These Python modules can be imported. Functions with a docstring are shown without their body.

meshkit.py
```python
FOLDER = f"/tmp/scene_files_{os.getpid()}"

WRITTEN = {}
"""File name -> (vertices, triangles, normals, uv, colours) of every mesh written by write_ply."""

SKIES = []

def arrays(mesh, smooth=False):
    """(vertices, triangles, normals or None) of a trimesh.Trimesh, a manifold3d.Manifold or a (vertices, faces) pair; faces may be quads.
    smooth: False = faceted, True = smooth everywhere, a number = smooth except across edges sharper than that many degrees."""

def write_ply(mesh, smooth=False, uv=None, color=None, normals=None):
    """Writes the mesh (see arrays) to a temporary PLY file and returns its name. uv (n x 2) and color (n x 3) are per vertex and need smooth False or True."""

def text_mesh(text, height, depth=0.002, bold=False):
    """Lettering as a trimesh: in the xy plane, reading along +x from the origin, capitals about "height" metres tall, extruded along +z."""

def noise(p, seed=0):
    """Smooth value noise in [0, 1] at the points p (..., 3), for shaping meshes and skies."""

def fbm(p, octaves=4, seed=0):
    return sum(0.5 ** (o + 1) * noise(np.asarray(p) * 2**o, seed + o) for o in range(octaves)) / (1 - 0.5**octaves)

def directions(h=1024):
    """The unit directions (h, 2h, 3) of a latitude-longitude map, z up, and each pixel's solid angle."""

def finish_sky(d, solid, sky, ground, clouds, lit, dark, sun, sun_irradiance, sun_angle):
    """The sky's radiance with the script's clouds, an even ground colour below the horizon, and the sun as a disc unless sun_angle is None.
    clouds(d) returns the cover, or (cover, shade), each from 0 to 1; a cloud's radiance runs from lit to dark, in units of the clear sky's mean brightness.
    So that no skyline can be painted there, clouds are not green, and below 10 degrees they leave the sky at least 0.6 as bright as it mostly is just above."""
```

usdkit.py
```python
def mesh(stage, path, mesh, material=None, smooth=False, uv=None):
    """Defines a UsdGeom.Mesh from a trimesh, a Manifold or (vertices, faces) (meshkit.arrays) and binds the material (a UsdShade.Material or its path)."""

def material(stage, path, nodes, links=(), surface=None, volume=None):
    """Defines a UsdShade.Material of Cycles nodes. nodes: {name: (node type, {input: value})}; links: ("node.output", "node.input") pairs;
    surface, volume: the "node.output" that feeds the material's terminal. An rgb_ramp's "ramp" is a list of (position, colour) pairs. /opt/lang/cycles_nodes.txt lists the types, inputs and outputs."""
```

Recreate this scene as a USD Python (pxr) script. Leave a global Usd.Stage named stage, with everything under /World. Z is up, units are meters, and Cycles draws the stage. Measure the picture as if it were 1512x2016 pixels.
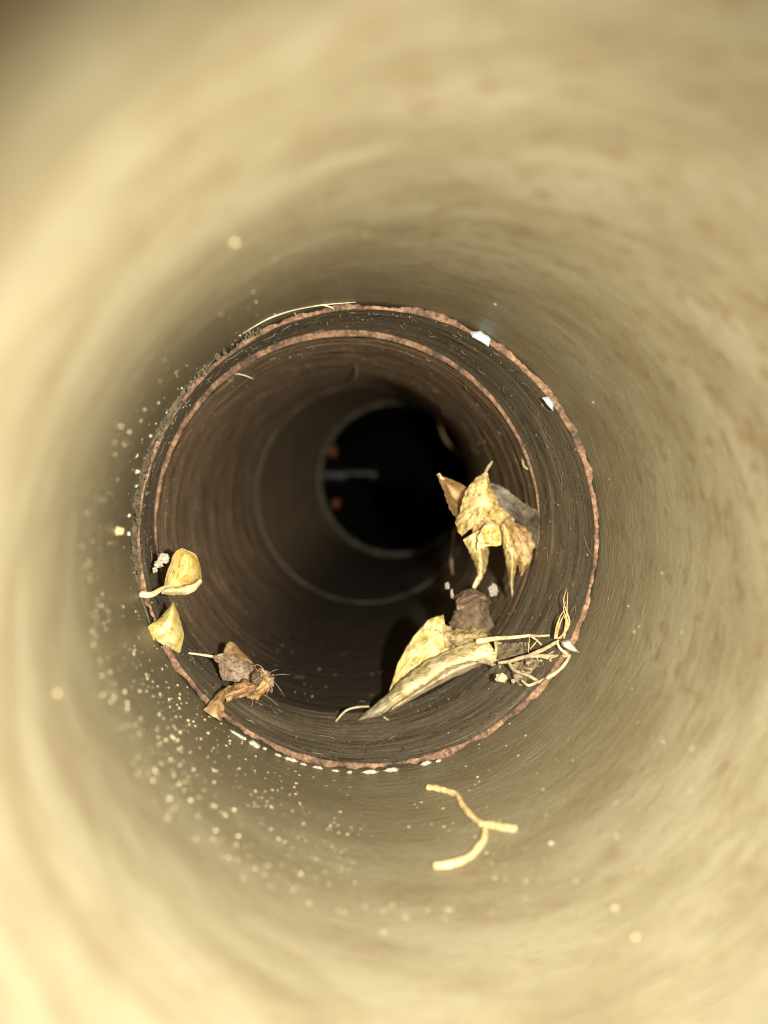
import math, random
import numpy as np, trimesh, usdkit, meshkit
from scipy.interpolate import CubicSpline, PchipInterpolator
from pxr import Usd, UsdGeom, UsdLux, UsdShade, Sdf, Gf, Vt

stage = Usd.Stage.CreateInMemory()
UsdGeom.SetStageUpAxis(stage, UsdGeom.Tokens.z)
UsdGeom.SetStageMetersPerUnit(stage, 1.0)
UsdGeom.Xform.Define(stage, '/World'); UsdGeom.Scope.Define(stage, '/World/Looks')
rng = np.random.default_rng(7)
MM = 0.001

# ---------------------------------------------------------------- camera: a phone held at the mouth of the pipe, looking in along +y
cam = UsdGeom.Camera.Define(stage, '/World/camera')
cam.AddRotateXOp().Set(90.0)
cam.CreateFocalLengthAttr(26.0); cam.CreateHorizontalApertureAttr(27.0); cam.CreateVerticalApertureAttr(36.0)
cam.CreateFStopAttr(8.0); cam.CreateFocusDistanceAttr(0.166)
cam.CreateClippingRangeAttr(Gf.Vec2f(0.002, 5.0))
cam.CreateExposureAttr(0.0)

# ---------------------------------------------------------------- light: the phone's small warm lamp, and faint daylight from the open mouth
LAMP = (25.0, -5.0, 1.0)     # mm: x, y (depth), z
lamp = UsdLux.SphereLight.Define(stage, '/World/phone_lamp')
lamp.AddTranslateOp().Set(Gf.Vec3d(*(c * MM for c in LAMP))); lamp.AddRotateZOp().Set(13.0); lamp.AddRotateXOp().Set(81.5)
lamp.CreateRadiusAttr(2.2 * MM); lamp.CreateNormalizeAttr(True)
sh = UsdLux.ShapingAPI.Apply(lamp.GetPrim()); sh.CreateShapingConeAngleAttr(48.0); sh.CreateShapingConeSoftnessAttr(1.0)
lamp.CreateIntensityAttr(1.22); lamp.CreateColorAttr(Gf.Vec3f(1.0, 0.955, 0.82))
dome = UsdLux.DomeLight.Define(stage, '/World/sky')
dome.CreateIntensityAttr(1.0)
sky_m = usdkit.material(stage, '/World/Looks/sky', {
    't': ('sky_texture', {'sky_type': 'single_scattering', 'sun_disc': False, 'sun_elevation': 0.9, 'sun_rotation': 3.6}),
    'b': ('background_shader', {'strength': 0.05})}, [('t.color', 'b.color')], surface='b.background')
UsdShade.MaterialBindingAPI.Apply(dome.GetPrim()).Bind(sky_m)

# ---------------------------------------------------------------- geometry helpers (all in mm: x right, d depth, z up)
F = 1456.0
def at(px, py, d):
    """Point on the ray through a spot of the view, d mm deep."""
    return np.array([(px - 756) / F * d, d, -(py - 1008) / F * d])

class Tube:
    """A run of pipe: centre line and inner radius as functions of depth."""
    def __init__(s, d, cx, cz, r):
        s.fx, s.fz, s.fr = (PchipInterpolator(d, v) for v in (cx, cz, r)); s.d0, s.d1 = d[0], d[-1]
    def c(s, d): return s.fx(d), s.fz(d)
    def r(s, d): return s.fr(d)

def ring_c(px, py, d): return ((px - 756) / F * d, -(py - 1008) / F * d)
C1 = ring_c(724, 1056, 159.0); SL = (-0.19, 0.074)
lin = lambda d: (C1[0] + (d - 159) * SL[0], C1[1] + (d - 159) * SL[1])
T_cream = Tube([-14, 80, 178], [lin(d)[0] for d in (-14, 80, 178)], [lin(d)[1] for d in (-14, 80, 178)], [50.7, 50.6, 50.4])
C2 = ring_c(681, 1028, 187.5)
T_collar = Tube([159, 188.5], [C1[0], C2[0]], [C1[1], C2[1]], [48.9, 48.7])
C3 = ring_c(720, 972, 337); C4 = ring_c(779, 942, 464)
T_mid = Tube([187, 225, 262, 300, 339], [C2[0] + .5, C2[0] - 2.0, C2[0] - 3.3, C2[0] - 1.2, C3[0]], [C2[1] - 1.25, C2[1] + 1.0, C2[1] + 3.4, C2[1] + 7.0, C3[1]], [48.3, 48.4, 48.7, 49.2, 49.5])
T_deep = Tube([337, 380, 425, 466], [C3[0], C3[0] + 3.0, C3[0] + 8.6, C4[0]], [C3[1], C3[1] + 4.4, C3[1] + 9.0, C4[1]], [49.25, 49.0, 48.8, 48.6])

def wall(px, py, tubes=None):
    """Depth at which the ray through a spot of the view meets the pipe wall."""
    for t in tubes or (T_cream, T_collar, T_mid, T_deep):
        ds = np.linspace(max(t.d0, 12), t.d1, 400)
        if t is T_cream: ds = ds[ds <= 159.5]
        cx, cz = t.c(ds); X = (px - 756) / F * ds; Z = -(py - 1008) / F * ds
        out = np.hypot(X - cx, Z - cz) - t.r(ds)
        k = np.argmax(out > 0)
        if out[k] > 0:
            if k == 0: return float(ds[0])
            a = out[k - 1] / (out[k - 1] - out[k]); return float(ds[k - 1] + a * (ds[k] - ds[k - 1]))
    return 466.0

used = {}
def numbered(path):
    n = used.get(path, 0); used[path] = n + 1
    return path if n == 0 else f'{path}_{n:03d}'

def data(prim, **kw):
    for k, v in kw.items():
        if v: prim.SetCustomDataByKey(k, v)

def thing(name, label, category, loc=(0, 0, 0), group=None, kind=None):
    x = UsdGeom.Xform.Define(stage, numbered('/World/' + name))
    x.AddTranslateOp().Set(Gf.Vec3d(*(float(c) * MM for c in loc)))
    data(x.GetPrim(), label=label, category=category, group=group, kind=kind)
    x.loc = np.array(loc, float)
    return x

def part(name, mesh, mat, parent=None, smooth=30, attrs=None, label=None, kind=None, origin=None):
    """One Mesh prim (mm, scene coordinates) under a thing or a part."""
    base = str(parent.GetPath()) if parent is not None else '/World'
    v, f = (mesh.vertices, mesh.faces) if hasattr(mesh, 'vertices') else mesh
    v = np.asarray(v, float); f = np.asarray(f, int)
    if f.shape[1] == 4: f = np.vstack([f[:, [0, 1, 2]], f[:, [0, 2, 3]]])
    org = np.zeros(3) if origin is None else np.asarray(origin, float)
    if parent is not None and origin is None:
        p = parent.GetPrim() if hasattr(parent, 'GetPrim') else parent
        while p.GetPath() != Sdf.Path('/World') and p.GetPath() != Sdf.Path('/'):
            if p.IsA(UsdGeom.Xform):
                t = p.GetAttribute('xformOp:translate').Get()
                if t is not None: org = org + np.array(t) / MM
            p = p.GetParent()
    m = usdkit.mesh(stage, numbered(base + '/' + name), ((v - org) * MM, f), mat, smooth=True if attrs is not None else smooth)
    if attrs is not None:
        for k, a in attrs.items():
            UsdGeom.PrimvarsAPI(m).CreatePrimvar(k, Sdf.ValueTypeNames.Float3Array, 'vertex').Set(Vt.Vec3fArray.FromNumpy(np.asarray(a, np.float32)))
    data(m.GetPrim(), label=label, kind=kind)
    return m

def single(name, mesh, mat, label, category, group=None, kind=None, **kw):
    v = mesh.vertices if hasattr(mesh, 'vertices') else mesh[0]
    lo, hi = v.min(0), v.max(0); org = np.array([(lo[0] + hi[0]) / 2, (lo[1] + hi[1]) / 2, lo[2]])
    m = part(name, mesh, mat, None, origin=org, **kw)
    UsdGeom.Xformable(m).AddTranslateOp().Set(Gf.Vec3d(*(org * MM)))
    data(m.GetPrim(), label=label, category=category, group=group, kind=kind)
    return m

def lathe(t, ds, dr, nth=256, wob=0.0, seed=0, fac=0.35, ridges=1.0, chip=0.0):
    """Surface of revolution round a pipe's centre line; ds, dr give depth and radius offset along the profile. Returns verts, quads, pipe coordinates."""
    th = np.linspace(0, 2 * np.pi, nth, endpoint=False)
    ds, dr = np.asarray(ds, float), np.asarray(dr, float)
    cx, cz = t.c(np.clip(ds, t.d0, t.d1)); r = t.r(np.clip(ds, t.d0, t.d1)) + dr
    P = np.stack([np.cos(th)[None] * r[:, None], np.broadcast_to(ds[:, None], (len(ds), nth)), np.sin(th)[None] * r[:, None]], -1)
    if chip:   # a broken edge: the width of the rim comes and goes round the pipe
        q = np.stack([np.cos(th) * 9, np.sin(th) * 9, th * 0 + seed], -1)
        w = (meshkit.fbm(q + 40, 4, seed) - .5) * 1.7 + (meshkit.fbm(q * 5 + 80, 3, seed + 1) - .5) * .5
        k = 1 + (np.asarray(dr)[:, None] * w[None] * chip) / r[:, None]
        P[..., 0] *= k; P[..., 2] *= k
    if wob:
        n = meshkit.fbm(P * np.array([fac * .35, fac, fac * .35]) + 50, 4, seed) - 0.5
        k = (r[:, None] + n * 2 * wob) / r[:, None]
        ridge = (meshkit.fbm(np.stack([ds * .55, ds * 0 + seed, ds * 0], -1), 3, seed + 9) - .5)[:, None] * wob * 2.2 * ridges * (.6 + n)
        k = k + ridge / r[:, None]
        P[..., 0] *= k; P[..., 2] *= k
        P[..., 1] += (meshkit.fbm(P * fac * .6 + 90, 3, seed + 5) - .5) * wob * .8
    co = P.copy()
    P = P + np.stack([cx, 0 * cx, cz], -1)[:, None]
    i = np.arange(len(ds) - 1)[:, None] * nth + np.arange(nth)[None]; j = np.arange(len(ds) - 1)[:, None] * nth + (np.arange(nth)[None] + 1) % nth
    q = np.stack([i, j, j + nth, i + nth], -1).reshape(-1, 4)
    return P.reshape(-1, 3), q, co.reshape(-1, 3)

# ---------------------------------------------------------------- materials
def mat(name, nodes, links, surface='p.BSDF'):
    return usdkit.material(stage, '/World/Looks/' + name, nodes, links, surface=surface)

# coordinates "pipe": x, depth, z in mm about the pipe's own centre line
cream_m = mat('cream_plastic', {
    'a': ('attribute', {'attribute': 'pipe'}),
    'm1': ('mapping', {'scale': (.045, .11, .045)}), 'n1': ('noise_texture', {'scale': 1.0, 'detail': 5.0, 'roughness': .6}),
    'm2': ('mapping', {'scale': (.13, .30, .13)}), 'n2': ('noise_texture', {'scale': 1.0, 'detail': 5.0, 'roughness': .6}),
    'm3': ('mapping', {'scale': (.12, 1.8, .12)}), 'n3': ('noise_texture', {'scale': 1.0, 'detail': 6.0, 'roughness': .65}),
    'm4': ('mapping', {'scale': (.27, .42, .27)}), 'n4': ('noise_texture', {'scale': 1.0, 'detail': 3.0, 'roughness': .5}),
    'n5': ('noise_texture', {'scale': 1.3, 'detail': 4.0, 'roughness': .7}),
    'r1': ('rgb_ramp', {'ramp': [(.38, (.215, .176, .102)), (.5, (.25, .212, .128)), (.60, (.285, .246, .158))]}),
    'r2': ('rgb_ramp', {'ramp': [(.0, (.0, .0, .0)), (.56, (0, 0, 0)), (.66, (1, 1, 1))]}),
    'r4': ('rgb_ramp', {'ramp': [(.0, (.0, .0, .0)), (.58, (0, 0, 0)), (.66, (1, 1, 1))]}),
    'r3': ('rgb_ramp', {'ramp': [(.38, (.66, .63, .56)), (.5, (.9, .9, .88)), (.62, (1.12, 1.1, 1.0))]}),
    'f2': ('math', {'math_type': 'multiply', }), 'f4': ('math', {'math_type': 'multiply'}),
    'x1': ('mix_color', {'blend_type': 'mix', 'b': (.20, .125, .05)}),
    'x2': ('mix_color', {'blend_type': 'mix', 'b': (.17, .10, .042)}),
    'x3': ('mix_color', {'blend_type': 'multiply'}), 'sf': ('map_range', {'from_min': 85.0, 'from_max': 145.0, 'to_min': .12, 'to_max': 1.0, 'clamp': True}), 'wx': ('math', {'math_type': 'add'}), 'wr': ('map_range', {'from_min': -30.0, 'from_max': 35.0, 'to_min': .2, 'to_max': .5, 'clamp': True}),
    'rr': ('map_range', {'from_min': .3, 'from_max': .7, 'to_min': .3, 'to_max': .55}),
    'b1': ('bump', {'strength': .8, 'distance': .0004}), 'b2': ('bump', {'strength': .6, 'distance': .0005}),
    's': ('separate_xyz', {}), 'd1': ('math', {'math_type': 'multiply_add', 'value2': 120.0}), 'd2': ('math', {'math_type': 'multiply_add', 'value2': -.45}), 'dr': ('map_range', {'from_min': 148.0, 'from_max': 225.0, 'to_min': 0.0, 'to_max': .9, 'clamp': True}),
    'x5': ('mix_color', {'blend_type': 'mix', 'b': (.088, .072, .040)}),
    'p': ('principled_bsdf', {'ior': 1.46}),
}, [('a.vector', 'm1.vector'), ('m1.vector', 'n1.vector'), ('a.vector', 'm2.vector'), ('m2.vector', 'n2.vector'), ('a.vector', 'm3.vector'), ('m3.vector', 'n3.vector'),
    ('a.vector', 'm4.vector'), ('m4.vector', 'n4.vector'), ('a.vector', 'n5.vector'), ('n1.fac', 'r1.fac'), ('n2.fac', 'r2.fac'), ('n4.fac', 'r4.fac'), ('n3.fac', 'r3.fac'),
    ('r2.color', 'f2.value1'), ('r4.color', 'f4.value1'), ('s.x', 'wx.value1'), ('s.z', 'wx.value2'), ('wx.value', 'wr.value'), ('wr.result', 'f4.value2'), ('wr.result', 'f2.value2'), ('r1.color', 'x1.a'), ('f2.value', 'x1.fac'), ('x1.result', 'x2.a'), ('f4.value', 'x2.fac'),
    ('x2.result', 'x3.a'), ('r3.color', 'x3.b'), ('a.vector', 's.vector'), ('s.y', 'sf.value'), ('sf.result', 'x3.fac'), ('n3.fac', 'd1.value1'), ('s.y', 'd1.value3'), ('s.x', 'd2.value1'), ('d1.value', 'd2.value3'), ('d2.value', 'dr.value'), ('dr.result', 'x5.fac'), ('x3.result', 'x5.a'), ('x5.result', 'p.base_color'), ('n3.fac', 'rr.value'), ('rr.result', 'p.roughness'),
    ('n3.fac', 'b1.height'), ('b1.normal', 'b2.normal'), ('n5.fac', 'b2.height'), ('b2.normal', 'p.normal')])

def bore_mat(name, dark, mid, pale, rough=(.4, .7), sc=1.6, bump=.0003, bottom_tone=None):
    nodes = {
        'a': ('attribute', {'attribute': 'pipe'}),
        'm1': ('mapping', {'scale': (.03, sc * .22, .03)}), 'n1': ('noise_texture', {'scale': 1.0, 'detail': 5.0, 'roughness': .6}),
        'm2': ('mapping', {'scale': (.10, sc, .10)}), 'n2': ('noise_texture', {'scale': 1.0, 'detail': 6.0, 'roughness': .7}),
        'n3': ('noise_texture', {'scale': 1.1, 'detail': 6.0, 'roughness': .75}),
        'mx': ('mix_float', {'fac': .55}), 'my': ('mix_float', {'fac': .3}),
        'r': ('rgb_ramp', {'ramp': [(.42, dark), (.49, mid), (.52, mid), (.60, pale)]}),
        'rr': ('map_range', {'from_min': .3, 'from_max': .7, 'to_min': rough[0], 'to_max': rough[1]}),
        'b': ('bump', {'strength': 1.0, 'distance': bump}), 'p': ('principled_bsdf', {})}
    links = [('a.vector', 'm1.vector'), ('m1.vector', 'n1.vector'), ('a.vector', 'm2.vector'), ('m2.vector', 'n2.vector'), ('a.vector', 'n3.vector'),
             ('n1.fac', 'mx.a'), ('n2.fac', 'mx.b'), ('mx.result', 'my.a'), ('n3.fac', 'my.b'), ('my.result', 'r.fac'),
             ('n2.fac', 'rr.value'), ('rr.result', 'p.roughness'), ('my.result', 'b.height'), ('b.normal', 'p.normal')]
    if bottom_tone:   # bore colour blends to a darker tone towards the bottom of the pipe
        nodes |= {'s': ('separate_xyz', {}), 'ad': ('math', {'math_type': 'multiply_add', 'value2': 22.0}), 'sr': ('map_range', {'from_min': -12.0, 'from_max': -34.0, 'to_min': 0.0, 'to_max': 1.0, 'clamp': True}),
                  'sx': ('mix_color', {'blend_type': 'mix', 'b': bottom_tone})}
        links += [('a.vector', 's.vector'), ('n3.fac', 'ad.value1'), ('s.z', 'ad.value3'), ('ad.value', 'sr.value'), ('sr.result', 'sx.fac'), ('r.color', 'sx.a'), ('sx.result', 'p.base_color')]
    else: links += [('r.color', 'p.base_color')]
    return mat(name, nodes, links)
collar_m = bore_mat('collar_bore', (.045, .034, .021), (.10, .079, .051), (.19, .155, .10), sc=1.2, bump=.0005)
mid_m = bore_mat('inner_bore', (.05, .033, .019), (.17, .112, .063), (.38, .27, .165), bump=.0010, bottom_tone=(.03, .021, .013))
deep_m = bore_mat('deep_bore', (.08, .054, .03), (.17, .122, .07), (.27, .20, .125), bottom_tone=(.03, .021, .014))
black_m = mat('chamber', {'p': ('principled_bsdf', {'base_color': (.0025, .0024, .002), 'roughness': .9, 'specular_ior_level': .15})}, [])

def rim_mat(name, a, b, c, rough=.75):
    return mat(name, {
        'a': ('attribute', {'attribute': 'pipe'}), 'n': ('noise_texture', {'scale': 1.1, 'detail': 7.0, 'roughness': .7}), 'n2': ('noise_texture', {'scale': .22, 'detail': 4.0}),
        'mx': ('mix_float', {'fac': .5}), 'r': ('rgb_ramp', {'ramp': [(.41, a), (.5, b), (.61, c)]}),
        'b': ('bump', {'strength': 1.0, 'distance': .0004}), 'p': ('principled_bsdf', {'roughness': rough})},
        [('a.vector', 'n.vector'), ('a.vector', 'n2.vector'), ('n.fac', 'mx.a'), ('n2.fac', 'mx.b'), ('mx.result', 'r.fac'), ('r.color', 'p.base_color'), ('n.fac', 'b.height'), ('b.normal', 'p.normal')])
rim_m = rim_mat('rust_rim', (.045, .028, .016), (.155, .08, .042), (.34, .20, .11))
lip_m = rim_mat('grey_lip', (.02, .016, .010), (.065, .052, .034), (.13, .105, .07))

# ---------------------------------------------------------------- the pipes
def pipe(name, label, t, thick, mats, wob, nd, rim_w, seed, d0=None, d1=None, rag=.0, nth=320, ridges=1.0):
    d0 = t.d0 if d0 is None else d0; d1 = t.d1 if d1 is None else d1
    o = thing(name, label, 'pipe', (float(t.c(d0)[0]), d0, float(t.c(d0)[1])))
    v, q, co = lathe(t, np.linspace(d0 + .35, d1, nd), np.zeros(nd), nth, wob, seed, ridges=ridges)
    part('bore', (v, q[:, ::-1]), mats[0], o, attrs={'pipe': co})
    prof_d = np.array([.35, .12, .0, .0, .0, .10, .4]) + d0; prof_r = np.array([0, .10, .3, rim_w * .5, rim_w - .3, rim_w - .08, rim_w])
    v, q, co = lathe(t, prof_d, prof_r, 900, rag, seed + 3, fac=.9, ridges=0, chip=1.0 if rag else 0)
    part('rim', (v, q), mats[1], o, attrs={'pipe': co})
    v, q, co = lathe(t, np.linspace(d0 + .4, d1, 8), np.full(8, thick), 128)
    part('outer_wall', (v, q), mats[0], o, attrs={'pipe': co})
    return o
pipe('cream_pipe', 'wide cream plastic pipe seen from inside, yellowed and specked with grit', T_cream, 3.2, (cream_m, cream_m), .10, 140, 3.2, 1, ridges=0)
pipe('brown_pipe_collar', 'short dark brown pipe end with an orange-brown cut rim inside the cream pipe', T_collar, 1.2, (collar_m, rim_m), .14, 60, 1.2, 11, rag=.26)
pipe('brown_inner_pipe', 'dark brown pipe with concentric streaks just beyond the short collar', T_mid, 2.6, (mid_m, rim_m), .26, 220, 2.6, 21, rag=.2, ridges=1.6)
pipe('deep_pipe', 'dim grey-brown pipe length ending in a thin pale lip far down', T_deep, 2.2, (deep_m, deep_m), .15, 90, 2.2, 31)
# the pale lip at its far end and the dark chamber beyond
v, q, co = lathe(T_deep, [463.8, 464.2, 465.2, 467.2, 468.2, 468.4], [0.2, -1.4, -2.6, -2.6, -1.4, 2.0], 320, .15, 44)
lip = part('end_lip', (v, q), lip_m, stage.GetPrimAtPath('/World/deep_pipe'), attrs={'pipe': co})
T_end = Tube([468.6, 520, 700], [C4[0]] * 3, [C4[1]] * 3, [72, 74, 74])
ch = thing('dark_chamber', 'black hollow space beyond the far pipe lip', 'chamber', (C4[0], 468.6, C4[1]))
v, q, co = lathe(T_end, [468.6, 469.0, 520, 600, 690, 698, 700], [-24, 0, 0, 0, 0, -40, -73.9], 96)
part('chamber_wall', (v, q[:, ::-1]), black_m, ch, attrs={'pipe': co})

# ---------------------------------------------------------------- builders for leaves, stems and crumbs
def spline(P, n, closed=False):
    P = np.asarray(P, float)
    if len(P) == 2: return P[0] + np.linspace(0, 1, n)[:, None] * (P[1] - P[0])
    s = np.r_[0, np.cumsum(np.linalg.norm(np.diff(P, axis=0), axis=1) + 1e-9)]
    return PchipInterpolator(s / s[-1], P)(np.linspace(0, 1, n)) if len(P) < 3 else CubicSpline(s / s[-1], P, bc_type='natural')(np.linspace(0, 1, n))

def solid(G, thick, seed, wrinkle=.25, wf=.35, ragged=.0, vein=.0, nvein=7):
    """A closed thin sheet from a grid of points (nu, nv, 3): wrinkled, veined and with thickness. Returns verts, faces, leaf coordinates."""
    G = np.array(G, float); nu, nv = G.shape[:2]
    def normals(G):
        a, b = np.gradient(G, axis=0), np.gradient(G, axis=1); n = np.cross(a, b)
        return n / np.maximum(np.linalg.norm(n, axis=-1, keepdims=True), 1e-9)
    u, v = np.meshgrid(np.linspace(0, 1, nu), np.linspace(-1, 1, nv), indexing='ij')
    N = normals(G)
    h = (meshkit.fbm(G * wf + seed * 7.3, 4, seed) - .5) * 2 * wrinkle
    if vein:
        h = h + vein * (np.sin((u * nvein - np.abs(v) * 1.6) * 2 * np.pi) * .5 * np.minimum(np.abs(v) * 3, 1)) + vein * 1.6 * np.exp(-(v / .1) ** 2)
    G = G + N * h[..., None]
    if ragged:
        k = (np.abs(v) ** 4)[..., None]; w = (meshkit.fbm(G * 1.1 + 31, 3, seed + 3) - .5)[..., None] * ragged
        G = G + k * w * np.gradient(G, axis=1) / np.maximum(np.linalg.norm(np.gradient(G, axis=1), axis=-1, keepdims=True), 1e-9)
    N = normals(G); A, B = G + N * thick / 2, G - N * thick / 2
    V = np.vstack([A.reshape(-1, 3), B.reshape(-1, 3)]); n = nu * nv
    i = (np.arange(nu - 1)[:, None] * nv + np.arange(nv - 1)[None]).ravel()
    top = np.stack([i, i + nv, i + nv + 1, i + 1], -1); bot = top[:, ::-1] + n
    ring = np.r_[np.arange(nv), np.arange(1, nu) * nv + nv - 1, (nu - 1) * nv + np.arange(nv - 2, -1, -1), np.arange(nu - 2, 0, -1) * nv]
    nxt = np.roll(ring, -1); side = np.stack([ring, nxt, nxt + n, ring + n], -1)
    uv = np.stack([u, v, np.full_like(u, seed)], -1).reshape(-1, 3)
    return V, np.vstack([top, bot, side]), np.vstack([uv, uv])

def blade(L, R, dl, dm, dr, seed=0, nu=40, nv=22, thick=.10, mid=None, **kw):
    """A leaf blade between two edges (base to tip), seen as L and R; dl, dm, dr give the depth of the left edge, midrib and right edge along it."""
    t = np.linspace(0, 1, nu)
    l2, r2 = spline(L, nu), spline(R, nu)
    m2 = (l2 + r2) / 2 if mid is None else spline(mid, nu)
    dd = [PchipInterpolator(np.linspace(0, 1, len(x)), x)(t) if len(x) > 1 else np.full(nu, x[0]) for x in (dl, dm, dr)]
    net = np.stack([np.stack([at(p[0], p[1], d) for p, d in zip(e, q)]) for e, q in zip((l2, m2, r2), dd)], 1)   # nu,3,3
    q1 = (net[:, 0] + net[:, 1]) / 2; q2 = (net[:, 1] + net[:, 2]) / 2
    G = CubicSpline([0, .5, 1], net, axis=1, bc_type='natural')(np.linspace(0, 1, nv))
    return solid(G, thick, seed, **kw)

def stem_mesh(pts, r, n=8, seg=28, seed=0, knob=.12):
    """A tapering, slightly knobbly stalk through (px, py, depth) points, closed at both ends. r: radii in mm along it."""
    P = spline([at(*p) for p in pts], seg)
    rr = np.interp(np.linspace(0, 1, seg), np.linspace(0, 1, len(r)), r) if len(r) > 1 else np.full(seg, r[0])
    T = np.gradient(P, axis=0); T /= np.linalg.norm(T, axis=1, keepdims=True)
    up = np.array([.3, .2, .93]); A = np.cross(T, up); A /= np.linalg.norm(A, axis=1, keepdims=True); B = np.cross(T, A)
    th = np.linspace(0, 2 * np.pi, n, endpoint=False)
    ring = P[:, None] + (A[:, None] * np.cos(th)[None, :, None] + B[:, None] * np.sin(th)[None, :, None]) * rr[:, None, None] * (1 + knob * 2 * (meshkit.fbm(P[:, None] * .9 + th[None, :, None] * 1.3 + seed, 2, seed) - .5)[..., None])
    V = np.vstack([ring.reshape(-1, 3), P[0] - T[0] * rr[0] * .5, P[-1] + T[-1] * rr[-1] * .5])
    i = np.arange(seg - 1)[:, None] * n + np.arange(n)[None]; j = np.arange(seg - 1)[:, None] * n + (np.arange(n)[None] + 1) % n
    f = np.vstack([np.stack([i, j, j + n], -1).reshape(-1, 3), np.stack([i, j + n, i + n], -1).reshape(-1, 3)])
    k = np.arange(n); a, b = seg * n, seg * n + 1
    f = np.vstack([f, np.stack([np.full(n, a), (k + 1) % n, k], -1), np.stack([np.full(n, b), (seg - 1) * n + k, (seg - 1) * n + (k + 1) % n], -1)])
    return V, f

def join(parts):
    v, f, o = [], [], 0
    for a in parts:
        x, y = (a.vertices, a.faces) if hasattr(a, 'vertices') else a[:2]
        y = np.asarray(y)
        if y.shape[1] == 4: y = np.vstack([y[:, [0, 1, 2]], y[:, [0, 2, 3]]])
        v.append(np.asarray(x)); f.append(y + o); o += len(x)
    return np.vstack(v), np.vstack(f)

def crumb(p, size, seed=0, rough=.5, sub=1):
    """An irregular little lump; size is its three half-axes in mm."""
    m = trimesh.creation.icosphere(subdivisions=sub, radius=1.0)
    v = m.vertices * (1 + rough * 2 * (meshkit.fbm(m.vertices * 1.7 + seed * 3.1 + 9, 3, seed) - .5))[:, None]
    return v * np.asarray(size, float) + np.asarray(p, float), m.faces

def flake(poly, d, thick, seed=0, tilt=(0, 0)):
    """A thin chip with a broken outline, lying at depth d (tilted by depth per pixel)."""
    P = np.asarray(poly, float); c = P.mean(0)
    out = np.vstack([P[i] + (P[(i + 1) % len(P)] - P[i]) * k for i in range(len(P)) for k in (0, .4, .7)])
    out = out + np.random.default_rng(seed).normal(0, .5, out.shape)
    W = lambda q, dd: np.array([at(x, y, d + dd + (x - c[0]) * tilt[0] + (y - c[1]) * tilt[1]) for x, y in q])
    n = len(out); inner = c + (out - c) * .7
    V = np.vstack([W(out, 0), W(inner, -thick), W(c[None], -thick * 1.15), W(out, thick * .5), W(c[None], thick * .5)])
    k = np.arange(n); j = (k + 1) % n
    f = np.vstack([np.stack([k, j, n + j], -1), np.stack([k, n + j, n + k], -1), np.stack([n + k, n + j, np.full(n, 2 * n)], -1),
                   np.stack([j, k, 2 * n + 1 + k], -1), np.stack([j, 2 * n + 1 + k, 2 * n + 1 + j], -1), np.stack([2 * n + 1 + j, 2 * n + 1 + k, np.full(n, 3 * n + 1)], -1)])
    return V, f

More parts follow.
